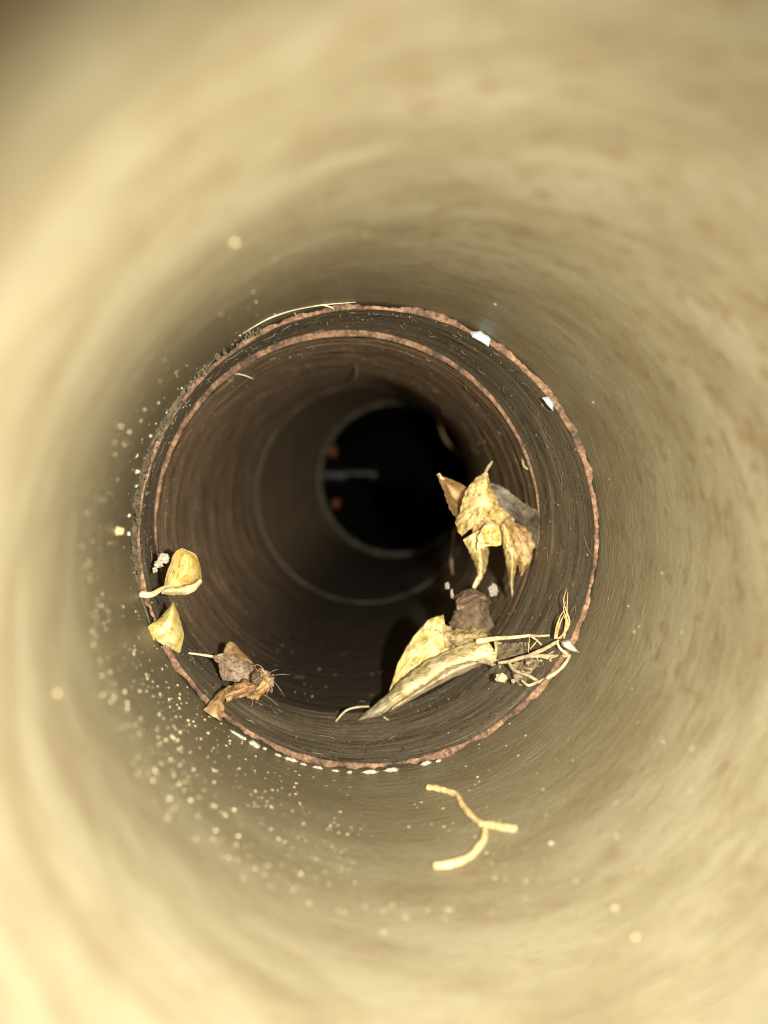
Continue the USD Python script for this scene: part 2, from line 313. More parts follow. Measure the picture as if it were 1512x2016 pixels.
# ---------------------------------------------------------------- materials of the litter
def leaf_mat(name, dark, mid, pale, spot, tip=None, spots=.35, trans=.25, vein=.5, tip_range=(.75, 1.0)):
    nodes = {
        'a': ('attribute', {'attribute': 'leaf'}), 'g': ('texture_coordinate', {}),
        's': ('separate_xyz', {}), 'av': ('math', {'math_type': 'absolute'}),
        'n1': ('noise_texture', {'scale': 220.0, 'detail': 5.0, 'roughness': .6}), 'n2': ('noise_texture', {'scale': 520.0, 'detail': 4.0, 'roughness': .6}),
        'n3': ('noise_texture', {'scale': 2200.0, 'detail': 3.0, 'roughness': .6}),
        'r1': ('rgb_ramp', {'ramp': [(.38, dark), (.49, mid), (.60, pale)]}),
        'r2': ('rgb_ramp', {'ramp': [(0, (0, 0, 0)), (.62 - spots * .2, (0, 0, 0)), (.68 - spots * .2, (1, 1, 1))]}),
        'x1': ('mix_color', {'blend_type': 'mix', 'b': spot}), 'f1': ('math', {'math_type': 'multiply', 'value2': .8}),
        # side veins run obliquely from the midrib
        'k1': ('math', {'math_type': 'multiply', 'value2': 9.0}), 'k2': ('math', {'math_type': 'multiply_add', 'value2': -2.2}), 'k3': ('math', {'math_type': 'multiply_add', 'value2': 1.2}),
        'pp': ('math', {'math_type': 'pingpong', 'value2': .5}), 'vr': ('map_range', {'from_min': .0, 'from_max': .14, 'to_min': 1.0, 'to_max': 0.0, 'clamp': True}),
        'mr': ('map_range', {'from_min': .03, 'from_max': .08, 'to_min': 1.0, 'to_max': 0.0, 'clamp': True}),
        'vm': ('math', {'math_type': 'maximum'}), 'vf': ('math', {'math_type': 'multiply', 'value2': vein}),
        'x2': ('mix_color', {'blend_type': 'mix', 'b': tuple(min(1, c * 1.12) for c in pale)}),
        'hh': ('math', {'math_type': 'multiply_add', 'value2': .6}),
        'b': ('bump', {'strength': .7, 'distance': .0002}),
        'p': ('principled_bsdf', {'roughness': .58}), 't': ('translucent_bsdf', {}), 'o': ('mix_closure', {'fac': trans})}
    links = [('a.vector', 's.vector'), ('s.y', 'av.value1'), ('g.object', 'n1.vector'), ('g.object', 'n2.vector'), ('g.object', 'n3.vector'),
             ('n1.fac', 'r1.fac'), ('n2.fac', 'r2.fac'), ('r2.color', 'f1.value1'), ('r1.color', 'x1.a'), ('f1.value', 'x1.fac'),
             ('s.x', 'k1.value1'), ('av.value', 'k2.value1'), ('k1.value', 'k2.value3'), ('n1.fac', 'k3.value1'), ('k2.value', 'k3.value3'), ('k3.value', 'pp.value1'), ('pp.value', 'vr.value'),
             ('av.value', 'mr.value'), ('vr.result', 'vm.value1'), ('mr.result', 'vm.value2'), ('vm.value', 'vf.value1'), ('vf.value', 'x2.fac'), ('x1.result', 'x2.a'),
             ('vm.value', 'hh.value1'), ('n3.fac', 'hh.value3'), ('hh.value', 'b.height'), ('b.normal', 'p.normal')]
    last = 'x2.result'
    if tip:
        nodes |= {'tr': ('map_range', {'from_min': tip_range[0], 'from_max': tip_range[1], 'to_min': 0.0, 'to_max': .85, 'clamp': True}), 'x3': ('mix_color', {'blend_type': 'mix', 'b': tip}),
                  'ta': ('math', {'math_type': 'multiply_add', 'value2': .35})}
        links += [('n2.fac', 'ta.value1'), ('s.x', 'ta.value3'), ('ta.value', 'tr.value'), ('tr.result', 'x3.fac'), (last, 'x3.a')]; last = 'x3.result'
    links += [(last, 'p.base_color'), (last, 't.color'), ('p.BSDF', 'o.closure1'), ('t.BSDF', 'o.closure2')]
    return mat(name, nodes, links, surface='o.closure')
yellow_m = leaf_mat('yellow_leaf', (.58, .40, .09), (.80, .63, .22), (.88, .78, .42), (.44, .25, .05), spots=.36)
gold_m = leaf_mat('golden_petal', (.44, .29, .09), (.72, .55, .21), (.85, .74, .40), (.28, .16, .04), spots=.5)
tan_m = leaf_mat('tan_leaf', (.46, .345, .14), (.70, .565, .26), (.84, .74, .45), (.32, .21, .07), tip=(.26, .235, .165), spots=.42, tip_range=(.85, 1.15))
back_m = leaf_mat('yellow_tan_leaf', (.52, .37, .10), (.74, .58, .21), (.86, .74, .38), (.36, .24, .06), tip=(.34, .29, .17), spots=.36, tip_range=(.85, 1.15))  # back blade: its own yellower tan
ochre_m = leaf_mat('ochre_leaf', (.30, .17, .06), (.48, .30, .11), (.60, .41, .19), (.20, .11, .04), spots=.35)
brown_m = leaf_mat('brown_leaf', (.09, .052, .032), (.20, .122, .075), (.35, .24, .155), (.05, .035, .025), spots=.4, trans=.1, vein=.3)
grey_m = leaf_mat('grey_leaf', (.06, .046, .028), (.125, .098, .062), (.20, .165, .11), (.035, .026, .017), spots=.4, trans=.1, vein=.35)
orange_m = leaf_mat('orange_leaf', (.30, .15, .06), (.50, .28, .12), (.66, .44, .22), (.20, .10, .04), spots=.4)

def plain(name, a, b, c=None, scale=500.0, rough=.7, bump=.0002, **kw):
    return mat(name, {'g': ('texture_coordinate', {}), 'n': ('noise_texture', {'scale': scale, 'detail': 5.0, 'roughness': .65}), 'r': ('rgb_ramp', {'ramp': [(.32, a), (.62, b)] + ([(.72, c)] if c else [])}),
                      'b': ('bump', {'strength': .7, 'distance': bump}), 'p': ('principled_bsdf', {'roughness': rough, **kw})},
               [('g.object', 'n.vector'), ('n.fac', 'r.fac'), ('r.color', 'p.base_color'), ('n.fac', 'b.height'), ('b.normal', 'p.normal')])
straw_m = plain('straw', (.28, .215, .115), (.52, .42, .255))
palestem_m = plain('pale_stalk', (.52, .42, .20), (.74, .64, .40))
twig_m = plain('peeled_twig', (.40, .26, .105), (.64, .45, .215), scale=900.0, bump=.0004)
rootlet_m = plain('rootlet', (.14, .09, .05), (.26, .18, .10))
white_m = plain('white_flake', (.24, .20, .135), (.50, .46, .37), scale=900.0, bump=.0006)
blue_m = plain('blue_white_paint', (.16, .25, .26), (.46, .50, .50), scale=300.0)
grit_m = plain('pale_grit', (.36, .29, .16), (.56, .47, .28), scale=300.0)
dirt_m = plain('crumbly_dirt', (.06, .04, .022), (.18, .118, .062), (.32, .23, .13), scale=420.0, rough=.9, bump=.0005)
tuft_m = plain('brown_fibre', (.22, .13, .07), (.42, .28, .16))
metal_m = plain('dull_metal', (.006, .006, .0055), (.016, .016, .015), scale=120.0, rough=.45, metallic=.5)
copper_m = plain('orange_nub', (.13, .042, .012), (.22, .07, .02), scale=200.0)
silk_m = plain('silk', (.40, .35, .22), (.62, .56, .40))

def leafpart(name, b, m, parent, label=None):
    return part(name, (b[0], b[1]), m, parent, attrs={'leaf': b[2]}, label=label)

# ---------------------------------------------------------------- leaves on the left of the collar
o = thing('spoon_leaf', 'small yellow spoon-shaped leaf with a pale stalk on the left edge of the brown pipe', 'leaf', at(325, 1155, 164))
b = blade([(324, 1152), (328, 1132), (335, 1108), (343, 1089), (358, 1079)], [(318, 1168), (350, 1169), (378, 1165), (396, 1143), (394, 1120), (385, 1093), (360, 1079)],
          [164, 165, 166, 168, 169], [165, 171, 175, 176, 171], [163, 164, 166, 169, 170], seed=3, mid=[(322, 1160), (343, 1146), (362, 1128), (368, 1103), (359, 1080)], wrinkle=.35, vein=.05)
leafpart('blade', b, yellow_m, o)
b = blade([(319, 1160), (345, 1157), (372, 1152), (394, 1140)], [(317, 1170), (348, 1171), (376, 1168), (398, 1146)], [162.5, 161.5, 162, 164.5], [161.6, 160.4, 161, 164], [163.5, 162.5, 163, 166], seed=4, nu=34, nv=12, wrinkle=.35, wf=.6, ragged=.4)
leafpart('pale_lip', b, leaf_mat('pale_lip', (.62, .48, .16), (.80, .68, .32), (.88, .80, .48), (.5, .34, .10), spots=.3), o)
part('stalk', stem_mesh([(277, 1170, 157.0), (296, 1171, 159), (312, 1163, 162), (336, 1153, 168)], [.7, .62, .5, .3], seed=2), palestem_m, o)
o = thing('triangular_leaf', 'small golden triangular leaf fragment leaning on the left rim under the spoon-shaped leaf', 'leaf', at(325, 1275, 160))
b = blade([(341, 1184), (327, 1202), (308, 1222), (289, 1241), (292, 1248)], [(341, 1184), (349, 1202), (356, 1224), (361, 1250), (354, 1285)],
          [162, 160, 158, 156.0, 156.0], [161, 157, 155.5, 156, 158], [163, 163, 163, 163, 163], seed=5, mid=[(341, 1186), (338, 1212), (332, 1240), (326, 1262), (322, 1270)], wrinkle=.25, vein=.03)
leafpart('blade', b, yellow_m, o)
b = blade([(292, 1247), (303, 1258), (330, 1271)], [(306, 1262), (328, 1274), (352, 1286)], [156.0, 157, 158], [158, 159.5, 160], [160, 161, 161], seed=6, nu=20, nv=10, wrinkle=.2)
leafpart('folded_edge', b, ochre_m, o)
fl = join([crumb(at(322, 1099, 167.5), (1.25, 1.0, 1.1), 1, .5, 3), crumb(at(313, 1110, 167), (.9, .9, .8), 2, .7, 3), crumb(at(305, 1122, 166.5), (.55, .6, .7), 3, .8, 2)])
single('white_fluff', fl, white_m, 'little white fluffy lump tucked beside the yellow spoon-shaped leaf', 'fluff')

o = thing('brown_leaf', 'folded purple-brown dead leaf with a thin pale stalk at lower left of the pipe', 'leaf', at(465, 1345, 182))
b = blade([(419, 1290), (436, 1286), (470, 1296), (494, 1308), (505, 1328)], [(420, 1294), (430, 1316), (440, 1338), (466, 1344), (494, 1350)],
          [176, 177, 178, 180, 182], [175.6, 175.8, 176, 177, 179], [175, 174.5, 174.5, 175, 178], seed=8, nu=54, nv=34, wrinkle=.75, wf=.4, ragged=1.2, vein=.14)
leafpart('blade', b, brown_m, o)
b = blade([(440, 1283), (446, 1270), (452, 1264), (462, 1268)], [(446, 1292), (468, 1298), (486, 1304), (500, 1308)], [184, 185, 186, 187], [183, 183, 184, 185], [181, 181, 182, 182.5], seed=9, nu=24, nv=12, wrinkle=.3)
leafpart('turned_edge', b, ochre_m, o, label='ochre upturned edge')
part('stalk', stem_mesh([(372, 1286, 171), (396, 1289, 174), (421, 1293, 176.5)], [.22, .28, .32], seed=4), palestem_m, o)
o = thing('orange_leaf', 'crumpled orange-brown leaf scrap standing over the lower left rim', 'leaf', at(430, 1415, 164))
b = blade([(400, 1398), (418, 1377), (436, 1358), (450, 1348)], [(436, 1420), (439, 1398), (444, 1372), (456, 1354)], [154.5, 157, 161, 166], [151.5, 155, 160, 165], [153.5, 158, 164, 169], seed=12, wrinkle=.5, ragged=.6)
leafpart('blade', b, orange_m, o)
b = blade([(440, 1358), (462, 1346), (482, 1338), (490, 1342)], [(446, 1382), (468, 1374), (494, 1368), (512, 1362)], [167, 170, 172, 174], [164, 165, 167, 170], [168, 169, 171, 173], seed=14, wrinkle=1.1, wf=.6, ragged=1.5)
leafpart('curled_flap', b, orange_m, o)
b = blade([(486, 1350), (505, 1338), (524, 1326), (538, 1330)], [(486, 1374), (508, 1372), (526, 1362), (538, 1342)], [174, 175, 176, 178], [171, 171, 172, 176], [175, 175, 176, 178], seed=15, wrinkle=1.3, wf=.8, ragged=2.0)
leafpart('crumpled_flap', b, ochre_m, o)
b = blade([(498, 1330), (512, 1320), (528, 1322), (538, 1332)], [(496, 1352), (512, 1350), (528, 1350), (540, 1348)], [174, 175, 176, 177], [172, 173, 174, 175], [174, 174, 175, 176], seed=16, nu=34, nv=22, wrinkle=1.5, wf=.9, ragged=2.2)
leafpart('crumpled_flap', b, brown_m, o)
ft = []
for k in range(22):
    c = np.array([rng.normal(520, 12), rng.normal(1340, 16)]); d = rng.uniform(173, 179); a = rng.uniform(0, 6.28); l = rng.uniform(8, 20); q = rng.uniform(-10, 10, 2)
    w = rng.uniform(-9, 9, 4); l *= .6
    ft.append(stem_mesh([(c[0], c[1], d), (c[0] + w[0], c[1] + w[1], d - 1.0), (c[0] + math.cos(a) * l * .6 + w[2], c[1] + math.sin(a) * l * .6 + w[3], d - .6), (c[0] + math.cos(a) * l + w[1], c[1] + math.sin(a) * l + w[0], d + .4)], [.10, .08, .07, .03], n=5, seg=14, seed=k))
for k, (x1, y1, x2, y2) in enumerate([(538, 1330, 572, 1329), (540, 1342, 560, 1372), (530, 1326, 548, 1318), (495, 1372, 500, 1406), (520, 1368, 545, 1388)]):
    ft.append(stem_mesh([(x1, y1, 177), ((x1 + x2) / 2, (y1 + y2) / 2 - 2, 176), (x2, y2, 178)], [.055, .05, .03], n=5, seg=8))
single('fibre_tuft', join(ft), tuft_m, 'frayed tuft of brown fibres stuck to the right end of the crumpled orange leaf', 'tuft')

# ---------------------------------------------------------------- dried blossom on the right
o = thing('dried_blossom', 'dried golden star-shaped blossom hanging at the right wall of the brown pipe', 'blossom', at(985, 1100, 192))
b = blade([(957, 930), (941, 938), (925, 956), (913, 979), (905, 1008), (897, 1025), (909, 1056)], [(958, 930), (964, 952), (973, 973), (981, 992), (976, 1006), (966, 1016), (959, 1021)],
          [188, 186, 184.5, 183, 182, 182, 186], [188, 190.5, 191.5, 191.5, 191.5, 192, 192], [188, 187.5, 186, 186, 187, 189, 191], seed=21, nu=70, nv=50, wrinkle=.4, ragged=.5, vein=.22, nvein=9, mid=[(957, 931), (956, 950), (953, 972), (951, 990), (948, 1003), (944, 1015), (940, 1030)])
leafpart('petal', b, gold_m, o)
b = blade([(864, 934), (880, 941), (902, 950), (920, 962)], [(862, 938), (876, 972), (884, 1000), (902, 1024)], [186, 188, 190, 190], [186, 192, 193.5, 190.5], [185, 183, 181.5, 181.5], seed=22, wrinkle=.4, ragged=.4, vein=.16)
leafpart('petal', b, ochre_m, o, label='orange-brown petal folded inward')
b = blade([(912, 1062), (925, 1088), (937, 1119), (941, 1138), (934, 1155)], [(952, 1038), (962, 1078), (960, 1104), (950, 1136), (938, 1157)], [189, 190, 190, 189, 188], [189, 188, 187, 188, 188], [193, 194, 193, 191, 189], seed=23, wrinkle=.4, ragged=.4, vein=.16)
leafpart('petal', b, gold_m, o)
b = blade([(957, 1031), (944, 1048), (940, 1066), (941, 1081)], [(981, 1033), (985, 1048), (988, 1062), (985, 1073)], [190, 187, 185, 184], [191, 189, 187, 184.5], [190, 188, 186, 185], seed=24, nu=30, nv=26, wrinkle=.9, wf=.6, ragged=.6, vein=.05)
leafpart('petal', b, yellow_m, o, label='small bright yellow petal bent forward')
b = blade([(960, 1018), (966, 1008), (978, 1000), (992, 1001)], [(962, 1022), (974, 1024), (984, 1028), (990, 1027)], [191, 189, 187, 186], [191, 188, 186, 185], [191, 190, 189, 187], seed=25, nu=26, nv=20, wrinkle=.6, wf=.6, ragged=.5)
leafpart('petal', b, yellow_m, o)
b = blade([(984, 1034), (990, 1068), (997, 1108), (1003, 1148), (1008, 1174)], [(998, 1026), (1014, 1062), (1020, 1100), (1012, 1140), (1009, 1175)], [191, 190, 190, 190, 190], [190, 188, 187, 188, 190], [192, 191, 190, 190, 190], seed=26, wrinkle=.4, ragged=.4, vein=.16)
leafpart('petal', b, gold_m, o)
b = blade([(994, 1025), (1002, 1056), (1012, 1092), (1024, 1132)], [(1004, 1022), (1042, 1050), (1051, 1078), (1028, 1134)], [190, 190, 190, 190], [189, 186.5, 186.5, 188.5], [190, 189, 188.5, 189.5], seed=27, wrinkle=1.1, wf=.5, ragged=2.0, vein=.1)
leafpart('petal', b, ochre_m, o, label='brown mottled petal with a torn edge')
b = blade([(936, 1000), (960, 990), (985, 1000), (1012, 1022)], [(930, 1050), (955, 1052), (985, 1062), (1014, 1062)], [191, 192, 192, 192], [193.5, 193, 193, 192.5], [192.5, 193, 193, 193], seed=28, nu=36, nv=26, wrinkle=1.0, wf=.5, ragged=1.5)
leafpart('shadowed_base', b, ochre_m, o)
part('stalk', stem_mesh([(969, 909, 190), (961, 920, 189), (956, 931, 188.5), (954, 944, 188.8)], [.28, .4, .34, .2], seed=6), straw_m, o)
part('tip', stem_mesh([(863, 934, 187), (867, 939, 187.4), (874, 944, 188)], [.5, .45, .2], seed=7), palestem_m, o)
part('tip', stem_mesh([(933, 1157, 187.6), (940, 1140, 188.6), (944, 1128, 189)], [.5, .45, .2], seed=8), palestem_m, o)
hub = join([stem_mesh([(958, 1024, 190.5), (958 + dx, 1024 + dy, 187)], [.16, .1], n=5, seg=6) for dx, dy in ((-5, 2), (3, 6), (6, -3), (-2, -6), (10, 4), (1, 12))] + [crumb(at(959, 1024, 190.5), (.7, .7, .6), 5, .6, 2)])
part('stamens', hub, palestem_m, o)
b = blade([(964, 949), (992, 960), (1020, 982), (1060, 1006)], [(984, 1000), (1008, 1020), (1040, 1058), (1058, 1088)], [193, 193, 191, 186.2], [194, 193.5, 191.5, 187], [195, 195, 192, 186.5], seed=29, nu=50, nv=30, wrinkle=.5, ragged=1.2, vein=.1)
bb = single('grey_leaf', (b[0], b[1]), grey_m, 'dull grey-brown leaf jammed behind the golden blossom against the right wall', 'leaf', attrs={'leaf': b[2]})

# ---------------------------------------------------------------- crumbly debris and the large leaf at the lower right
o = thing('dirt_clump', 'dark crumpled clump of dirt and leaf skin between the blossom and the large leaf', 'debris', at(930, 1245, 196))
b = blade([(893, 1176), (897, 1205), (888, 1228), (884, 1250)], [(966, 1184), (962, 1204), (968, 1226), (964, 1250)], [194, 195, 195, 196], [188, 189, 190, 190], [195, 195, 195, 196], seed=31, nu=56, nv=36, wrinkle=1.3, wf=.38, ragged=2.5, vein=.1, mid=[(930, 1160), (928, 1190), (930, 1220), (926, 1248)])
part('crumpled_skin', (b[0], b[1]), dirt_m, o)
b = blade([(898, 1180), (912, 1166), (930, 1160), (948, 1168)], [(900, 1200), (925, 1190), (945, 1184), (966, 1188)], [190, 189, 188, 189], [188, 186.5, 186, 188], [189, 188, 188, 190], seed=32, nu=24, nv=14, wrinkle=.7, wf=.7, ragged=1.5)
leafpart('ridge', b, brown_m, o)
cl = [crumb(at(rng.uniform(890, 968), rng.uniform(1185, 1246), rng.uniform(190, 195)), rng.uniform(.4, 1.3, 3), k, .8, 2) for k in range(9)]
part('crumbs', join(cl), dirt_m, o)
part('lobe', crumb(at(971, 1163, 189), (1.1, .5, 1.4), 41, .8, 3), plain('ash_scrap', (.16, .13, .10), (.32, .27, .21)), o)
part('lobe', crumb(at(881, 1153, 191), (.6, .4, .9), 42, .9, 2), '/World/Looks/ash_scrap', o)
part('lobe', crumb(at(890, 1170, 191), (.4, .4, 1.0), 43, .8, 2), '/World/Looks/ash_scrap', o)

o = thing('large_leaf', 'large curled tan leaf lying across the lower right edge of the brown pipe', 'leaf', at(830, 1410, 184))
b = blade([(957, 1258), (921, 1266), (872, 1285), (822, 1314), (780, 1350), (742, 1385), (706, 1415)], [(976, 1314), (948, 1306), (899, 1329), (847, 1355), (799, 1381), (752, 1406), (704, 1420)],
          [182, 182.5, 182.5, 183, 184, 185, 184.5], [177.6, 177.4, 177, 177.6, 179.6, 181.8, 183.5], [181, 181, 182, 182, 183, 184, 184.5], seed=35, nu=90, nv=44, wrinkle=.4, vein=.05, ragged=.5,
          mid=[(974, 1285), (936, 1292), (890, 1306), (840, 1334), (793, 1364), (748, 1396), (705, 1418)])
leafpart('front_blade', b, tan_m, o)
b = blade([(873, 1211), (846, 1221), (814, 1255), (789, 1296), (773, 1340), (764, 1366), (722, 1402)], [(884, 1282), (868, 1288), (845, 1302), (822, 1318), (798, 1338), (772, 1366), (728, 1402)],
          [191, 191, 191, 191, 190, 189, 186], [187, 188, 189, 190, 190, 188.5, 186], [186, 187, 187.5, 188, 188.5, 188, 186], seed=36, nu=80, nv=40, wrinkle=.45, vein=.08, ragged=.6)
leafpart('back_blade', b, back_m, o)
# the lower lip, rolled forward below a dark crease
b = blade([(925, 1300), (886, 1312), (850, 1336), (815, 1362), (780, 1386)], [(948, 1309), (899, 1331), (848, 1357), (800, 1383), (764, 1403)], [178.2, 178.0, 178.4, 179.6, 181.6], [174.6, 174.4, 175.2, 177.2, 180.2], [178, 178.5, 179.8, 181, 183], seed=37, nu=50, nv=16, wrinkle=.25, ragged=.2)
leafpart('rolled_lip', b, leaf_mat('pinkish_lip', (.42, .30, .15), (.60, .46, .27), (.74, .62, .42), (.34, .22, .11), spots=.4), o)
b = blade([(872, 1232), (898, 1238), (926, 1236), (956, 1240)], [(876, 1288), (905, 1276), (932, 1268), (962, 1262)], [188, 188, 187.5, 186], [186, 185, 185, 184.5], [187, 187, 186, 185], seed=38, nu=44, nv=26, wrinkle=1.1, wf=.6, ragged=2.4)
leafpart('crumpled_shoulder', b, leaf_mat('brown_tan_leaf', (.22, .14, .05), (.44, .32, .13), (.62, .49, .24), (.14, .08, .03), spots=.45), o)
b = blade([(972, 1262), (974, 1285), (977, 1312)], [(1000, 1268), (996, 1290), (982, 1316)], [180, 179, 181], [182, 181, 182], [185, 184, 183], seed=39, nu=20, nv=12, wrinkle=.5, ragged=.8)
leafpart('torn_end', b, tan_m, o)
part('stalk', stem_mesh([(940, 1263, 180.5), (968, 1258, 178), (1006, 1255, 173.5), (1045, 1251, 170)], [.7, .55, .42, .38], seed=9), palestem_m, o)
part('side_stalk', stem_mesh([(1040, 1251, 170.4), (1062, 1252, 168.2), (1082, 1251, 166.8)], [.3, .28, .24], seed=10), straw_m, o)
part('side_stalk', stem_mesh([(1043, 1251, 170.2), (1056, 1260, 169.3), (1067, 1271, 168.6)], [.26, .24, .2], seed=11), straw_m, o)
single('curved_stem', stem_mesh([(662, 1419, 183), (668, 1412, 182), (680, 1400, 182), (699, 1393, 183), (726, 1391, 185.5)], [.3, .26, .27, .27, .24], seed=12), straw_m, 'thin curved stem arching beside the pointed tip of the large tan leaf', 'stem')
single('thin_stem', stem_mesh([(756, 1412, 183), (772, 1424, 180.6), (789, 1440, 177.2)], [.24, .22, .12], seed=13), straw_m, 'short thin stem slanting down from beneath the large tan leaf', 'stem')
st = thing('straw_bits', 'tiny crossed straw bits lying on the brown ledge below the large leaf', 'straw', at(950, 1400, 172))
for p in ([(927, 1402, 173), (941, 1391, 174.6), (955, 1383, 175.6)], [(957, 1380, 175.8), (961, 1392, 173.6), (965, 1404, 171.6)], [(936, 1377, 177), (958, 1380, 175.6), (976, 1374, 175.4)], [(962, 1384, 174.6), (974, 1378, 174.4)]):
    part('straw', stem_mesh(p, [.16, .18, .1], n=6, seg=10), straw_m, st)

# ---------------------------------------------------------------- the bundle of dry twiglets on the rim
ochre_straw_m = plain('ochre_straw', (.26, .15, .05), (.55, .38, .17))
o = thing('twiglet_bundle', 'tangle of pale branching twiglets caught on the right rim of the brown pipe', 'twigs', at(1060, 1345, 164))
for p, r in (([(982, 1305, 172), (1004, 1302, 170), (1030, 1294, 167.5), (1073, 1292, 163.5), (1122, 1291, 158)], [.38, .46, .5, .48, .42]),
             ([(1034, 1294, 167), (1066, 1280, 163.5), (1100, 1262, 160)], [.42, .46, .4]),
             ([(1002, 1304, 170), (1010, 1317, 168), (1032, 1327, 164.5), (1060, 1341, 161)], [.4, .42, .42, .36]),
             ([(1068, 1293, 163.6), (1086, 1302, 161.5), (1090, 1318, 160)], [.36, .34, .28]),
             ([(1122, 1291, 158), (1108, 1312, 158.4), (1086, 1330, 159), (1060, 1344, 160.4)], [.34, .4, .44, .4]),
             ([(1096, 1262, 160), (1104, 1278, 159.6), (1120, 1289, 158.4)], [.3, .3, .26]),
             ([(1060, 1341, 161), (1040, 1349, 160.6), (1028, 1340, 162)], [.36, .34, .3])):
    part('twiglet', stem_mesh(p, r, seed=int(p[0][0]), knob=.25), straw_m, o)
b = blade([(1005, 1312), (1030, 1300), (1062, 1298), (1090, 1306)], [(1016, 1346), (1040, 1352), (1066, 1344), (1092, 1326)], [170, 168, 165.5, 163.5], [167.5, 165.5, 164, 162.5], [164.5, 163, 162, 161], seed=45, nu=30, nv=18, wrinkle=.9, wf=.6, ragged=1.5)
skin_m = leaf_mat('gauzy_skin', (.10, .07, .04), (.22, .16, .09), (.38, .30, .18), (.06, .04, .025), spots=.4)
leafpart('leaf_skin', b, skin_m, o)
b = blade([(978, 1270), (1004, 1266), (1040, 1264)], [(982, 1300), (1006, 1292), (1046, 1280)], [180, 177, 173], [179, 176, 172], [176, 173, 170], seed=46, nu=22, nv=12, wrinkle=.6, ragged=1)
leafpart('leaf_skin', b, skin_m, o)
skin_dirt_m = plain('crumb_dirt', (.14, .10, .06), (.34, .26, .16))
part('nugget', crumb(at(987, 1335, 167), (1.25, 1.0, 1.1), 47, .45, 3), straw_m, o)
for k in range(14):
    x, y = rng.uniform(1000, 1105), rng.uniform(1275, 1345); a = rng.uniform(0, 6.28); l = rng.uniform(14, 38); d = 172 - (x - 985) * .095
    part('fine_twiglet', stem_mesh([(x, y, d), (x + math.cos(a) * l * .5 + rng.normal(0, 4), y + math.sin(a) * l * .4, d - .8), (x + math.cos(a) * l, y + math.sin(a) * l * .8, d - .2)], [.12, .16, .07], n=5, seg=12, seed=k, knob=.3), ochre_straw_m, o)
part('crumbs', join([crumb(at(rng.uniform(975, 1100), rng.uniform(1300, 1352), 164.5), rng.uniform(.2, .55, 3), k, .8, 1) for k in range(16)]), skin_dirt_m, o)
single('white_chip', flake([(1103, 1262), (1122, 1259), (1131, 1272), (1144, 1286), (1120, 1282), (1108, 1274)], 156.5, .9, 4, tilt=(-.02, -.05)), white_m, 'white wedge-shaped chip at the right end of the twiglet tangle', 'chip')
ws = thing('straw_wisp', 'upright wisp of frayed straw beside the right rim above the white chip', 'straw', at(1112, 1258, 161))
for k in range(6):
    x = 1116 + rng.normal(0, 4); e = 1152 + k * 13 + rng.uniform(-6, 10)
    part('fibre', stem_mesh([(x - 9 + rng.normal(0, 7), 1257, 161.5), (x + rng.normal(0, 6), 1226, 162), (x + rng.normal(0, 3), (e + 1210) / 2, 162.5), (x + 3 + rng.normal(0, 3), e, 163.5)], [.2, .24, .13, .05], n=6, seg=14, seed=k, knob=.5), ochre_straw_m, ws)
single('silk_hair', stem_mesh([(1140, 1304, 155.5), (1165, 1306, 152.5), (1185, 1301, 149.8), (1212, 1304, 146.6)], [.06, .07, .06, .04], n=5, seg=20), silk_m, 'fine pale hair curling off the right rim over the cream wall', 'hair')

# ---------------------------------------------------------------- forked twig lying on the cream pipe
def lying(pts, lift): return [(x, y, wall(x, y, [T_cream]) - lift) for x, y in pts]
o = thing('forked_twig', 'peeled Y-shaped twig lying on the bottom of the cream pipe', 'twig', at(935, 1625, wall(935, 1625, [T_cream])))
part('stem', stem_mesh(lying([(842, 1550), (862, 1553), (882, 1558), (897, 1564), (907, 1579), (920, 1597), (936, 1613), (950, 1624)], .45), [.62, .60, .56, .5, .58, .6, .42, .55], n=14, seg=70, seed=3, knob=.4), twig_m, o)
part('branch', stem_mesh(lying([(948, 1624), (962, 1624), (985, 1628), (1014, 1632)], .5), [.5, .62, .68, .64], n=14, seg=40, seed=4, knob=.4), twig_m, o)
part('branch', stem_mesh(lying([(954, 1628), (953, 1648), (942, 1668), (922, 1688), (893, 1700), (855, 1705)], .45), [.45, .5, .55, .58, .6, .6], n=14, seg=60, seed=5, knob=.4), twig_m, o)

# ---------------------------------------------------------------- things deep in the pipe
single('rootlet', stem_mesh([(858, 808, 330), (868, 838, 338), (876, 862, 344), (892, 882, 350), (912, 898, 356)], [.7, 1.0, .9, .8, .45], seed=14), rootlet_m, 'thin brown rootlet dangling at the upper right of the dark far opening', 'rootlet')
single('hanging_stem', stem_mesh([(896, 1040, 246), (892, 1070, 243), (889, 1100, 240), (891, 1130, 236)], [.5, .55, .5, .3], seed=15), rootlet_m, 'faint dark stem standing behind the left petal of the blossom', 'stem')
o = thing('metal_fitting', 'dull stepped metal fitting with orange nubs at the far left of the dark chamber', 'fitting', at(690, 960, 505))
def rod(x0, x1, y, d, r, n=40):
    A, B = at(x0, y, d), at(x1, y, d); k = np.linspace(0, 2 * np.pi, n, endpoint=False); V = []
    for X, q in ((A[0], 0), (A[0], r - .6), (A[0] + .6, r), (B[0] - .6, r), (B[0], r - .6), (B[0], 0)):
        V.append(np.stack([np.full(n, X), A[1] + np.cos(k) * max(q, .01), A[2] + np.sin(k) * max(q, .01)], -1))
    i = np.arange(5)[:, None] * n + np.arange(n)[None]; j = np.arange(5)[:, None] * n + (np.arange(n)[None] + 1) % n
    return np.vstack(V), np.stack([i, i + n, j + n, j], -1).reshape(-1, 4)
part('collar', rod(600, 684, 935, 505, 8.0), metal_m, o)
part('barrel', rod(680, 730, 932, 505, 4.0), metal_m, o)
part('flange', rod(728, 742, 934, 505, 6.2), metal_m, o)
